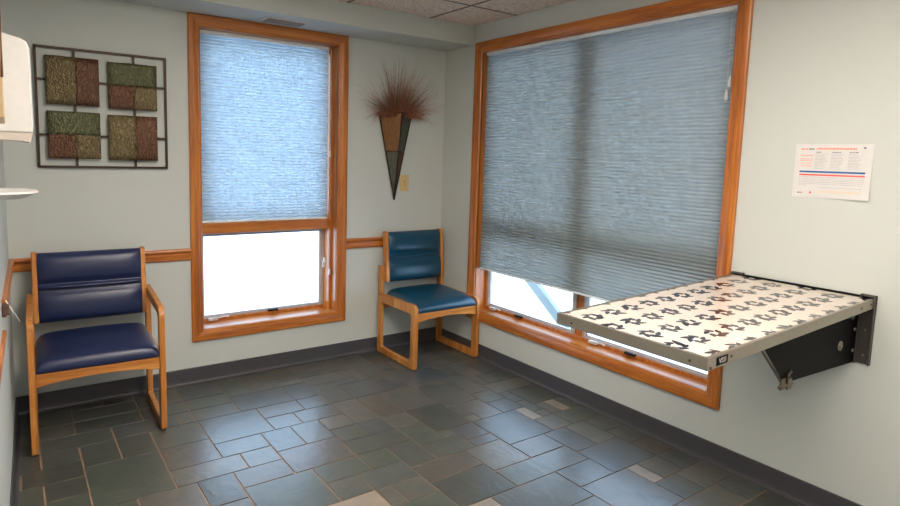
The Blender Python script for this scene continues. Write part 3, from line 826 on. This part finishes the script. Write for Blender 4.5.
# ------------------------------------------------------------------ things on the left wall
dy = -1.10; wxl = lw(dy)
t = thing('towel_dispenser', (wxl+.06, -.97, 1.44), 'white plastic paper towel dispenser at the left edge mounted on the left wall', 'dispenser')
pr = [(-2.785, 1.468), (-2.642, 1.468), (-2.638, 1.49), (-2.640, 1.765), (-2.650, 1.790), (-2.668, 1.800), (-2.785, 1.826)]
bm = NB(); poly_prism(bm, pr, 1, -1.10, -.82); obj('cover', bm, WHITE_P, t, bevel=.006)
bm = NB(); poly_prism(bm, [(-2.785, 1.440), (-2.675, 1.437), (-2.650, 1.430), (-2.640, 1.468), (-2.785, 1.468)], 1, -1.096, -.824); obj('dispensing_lip', bm, plain('grey_plastic', srgb(196, 184, 174), .4), t, bevel=.004)
bm = NB(); tc = (-2.735, -1.22)
n = 28; A = []; B = []; C2 = []
for k in range(n):
    a_ = 2*math.pi*k/n; A.append(bm.verts.new((tc[0]+.095*math.cos(a_), tc[1]+.13*math.sin(a_), 1.268))); B.append(bm.verts.new((tc[0]+.101*math.cos(a_), tc[1]+.138*math.sin(a_), 1.262)))
    C2.append(bm.verts.new((tc[0]+.06*math.cos(a_), tc[1]+.09*math.sin(a_), 1.242)))
bm.faces.new(A); bm.faces.new(C2[::-1])
for k in range(n): j = (k+1) % n; bm.faces.new((A[k], A[j], B[j], B[k])); bm.faces.new((B[k], B[j], C2[j], C2[k]))
o = obj('wall_tray', bm, WHITE_P, smooth=False); rebase(o, (tc[0], tc[1], 1.242))
tag(o, 'thin white rounded tray on the left wall below the towel dispenser', 'tray')
t = thing('wall_cabinet', (lw(-2.0)+.03, -2.0, 1.475), 'light tan wooden cabinet edge at the upper left corner of the view', 'cabinet')
bm = NB(); poly_prism(bm, [(lw(-2.25), -2.25), (-2.7215, -2.25), (-2.7215, -1.85), (lw(-1.85), -1.85)], 2, 1.475, 2.2); obj('cabinet_body', bm, TAN, t, bevel=.002)
bm = NB(); tube(bm, [(-2.7205, -2.2515, 1.95), (-2.7215, -2.2515, 1.60), (-2.7225, -2.2515, 1.555)], [.0012, .0014, .0025], 8); obj('pull_strap', bm, plain('brown_strap', srgb(110, 70, 30), .6), t)
t = thing('wall_peg', (lw(-1.0)+.02, -1.0, .83), 'small dark wall peg with a white stick, on the left wall rail', 'peg')
bm = NB(); box(bm, lw(-1.0), lw(-1.0)+.024, -1.022, -.978, .785, .825, .004); obj('peg_body', bm, plain('brown_peg', srgb(86, 62, 52), .6), t)
bm = NB(); tube(bm, [(-2.748, -1.0, .840), (-2.707, -1.0, .752)], .0025, 8); obj('white_stick', bm, WHITE_P, t)

# ------------------------------------------------------------------ ceiling lights (behind and above the camera's view)
EM = NT('lamp_diffuser'); EM.b.inputs['Base Color'].default_value = (.9, .9, .9, 1)
EM.b.inputs['Emission Color'].default_value = (1, .90, .80, 1); EM.b.inputs['Emission Strength'].default_value = 18.5
for k, (xc, yc) in enumerate(((-1.902, -1.981), (-1.292, -3.2), (-1.902, -4.42))):
    t = thing('ceiling_light', (xc, yc, ZC-.03), ['long recessed ceiling light nearest the narrow window', 'long recessed ceiling light above the fold-out table', 'long recessed ceiling light farthest from the windows'][k], 'ceiling light', 'recessed ceiling lights')
    bm = NB(); W_, H_ = .30, .60
    for a, b, c, d in ((-W_, -W_+.02, -H_, H_), (W_-.02, W_, -H_, H_), (-W_, W_, -H_, -H_+.02), (-W_, W_, H_-.02, H_)): box(bm, xc+a, xc+b, yc+c, yc+d, ZC-.022, ZC-.002)
    obj('light_frame', bm, plain('lamp_frame_paint', srgb(230, 228, 222), .4), t)
    bm = NB(); box(bm, xc-W_+.02, xc+W_-.02, yc-H_+.02, yc+H_-.02, ZC-.014, ZC-.004); obj('diffuser', bm, EM.m, t)

# ------------------------------------------------------------------ outside
bm = NB(); box(bm, -30, 30, -30, 40, -.6, -.35); obj('ground', bm, SNOW, kind='structure')
bm = NB(); box(bm, TH+.05, .75, -3.4, .9, 2.45, 2.56); obj('added_sky_shield', bm, plain('sky_shield_paint', srgb(150, 150, 146), .6), kind='structure')  # unseen overhang, added to cut the sky light on the wide shade
bm = NB()
poly_prism(bm, [(-1.54, -.35), (-1.43, -.35), (.02, .70), (.02, .80)], 0, .62, .66)
o = obj('leaning_board', bm, plain('weathered_grey_board', srgb(158, 160, 158), .6)); rebase(o, (.64, -1.48, -.35))
tag(o, 'blue-grey board leaning outside, seen through the gap below the wide shade', 'board')

# ------------------------------------------------------------------ sky
w = bpy.data.worlds.new('sky'); sc.world = w; w.use_nodes = True; N = w.node_tree.nodes; L = w.node_tree.links
bg = N['Background']; tc = N.new('ShaderNodeTexCoord'); sp = N.new('ShaderNodeSeparateXYZ'); rp = N.new('ShaderNodeValToRGB')
L.new(tc.outputs['Generated'], sp.inputs[0]); L.new(sp.outputs['Z'], rp.inputs['Fac']); L.new(rp.outputs['Color'], bg.inputs['Color'])
e = rp.color_ramp.elements; e[0].position = 0; e[0].color = (.72, .86, 1, 1); e[1].position = .7; e[1].color = (.42, .65, 1, 1)
bg.inputs['Strength'].default_value = 6.5

# ------------------------------------------------------------------ camera
yaw, pitch, roll, f = 0.6089587933808929, -0.11104272005857534, 0.02816872087765959, 603.1107574969973
fw = Vector((math.sin(yaw)*math.cos(pitch), math.cos(yaw)*math.cos(pitch), math.sin(pitch)))
r = Vector((math.cos(yaw), -math.sin(yaw), 0)); u = r.cross(fw)
r2 = r*math.cos(roll)+u*math.sin(roll); u2 = -r*math.sin(roll)+u*math.cos(roll)
cd = bpy.data.cameras.new('camera'); cam = bpy.data.objects.new('camera', cd); COL.objects.link(cam)
M = Matrix((r2, u2, -fw)).transposed().to_4x4(); M.translation = Vector((-2.719661774307333, -3.7306336838323193, 1.4224)); cam.matrix_world = M
cd.sensor_width = 36; cd.lens = f*36/900; cd.shift_x = 21.834438582861964/900; cd.shift_y = -29.102734205230938/900; cd.clip_start = .02
sc.camera = cam
sc.cycles.use_denoising = True
vs_ = sc.view_settings; vs_.view_transform = 'Standard'; vs_.look = 'None'; vs_.exposure = 0; vs_.gamma = 1; vs_.use_curve_mapping = False
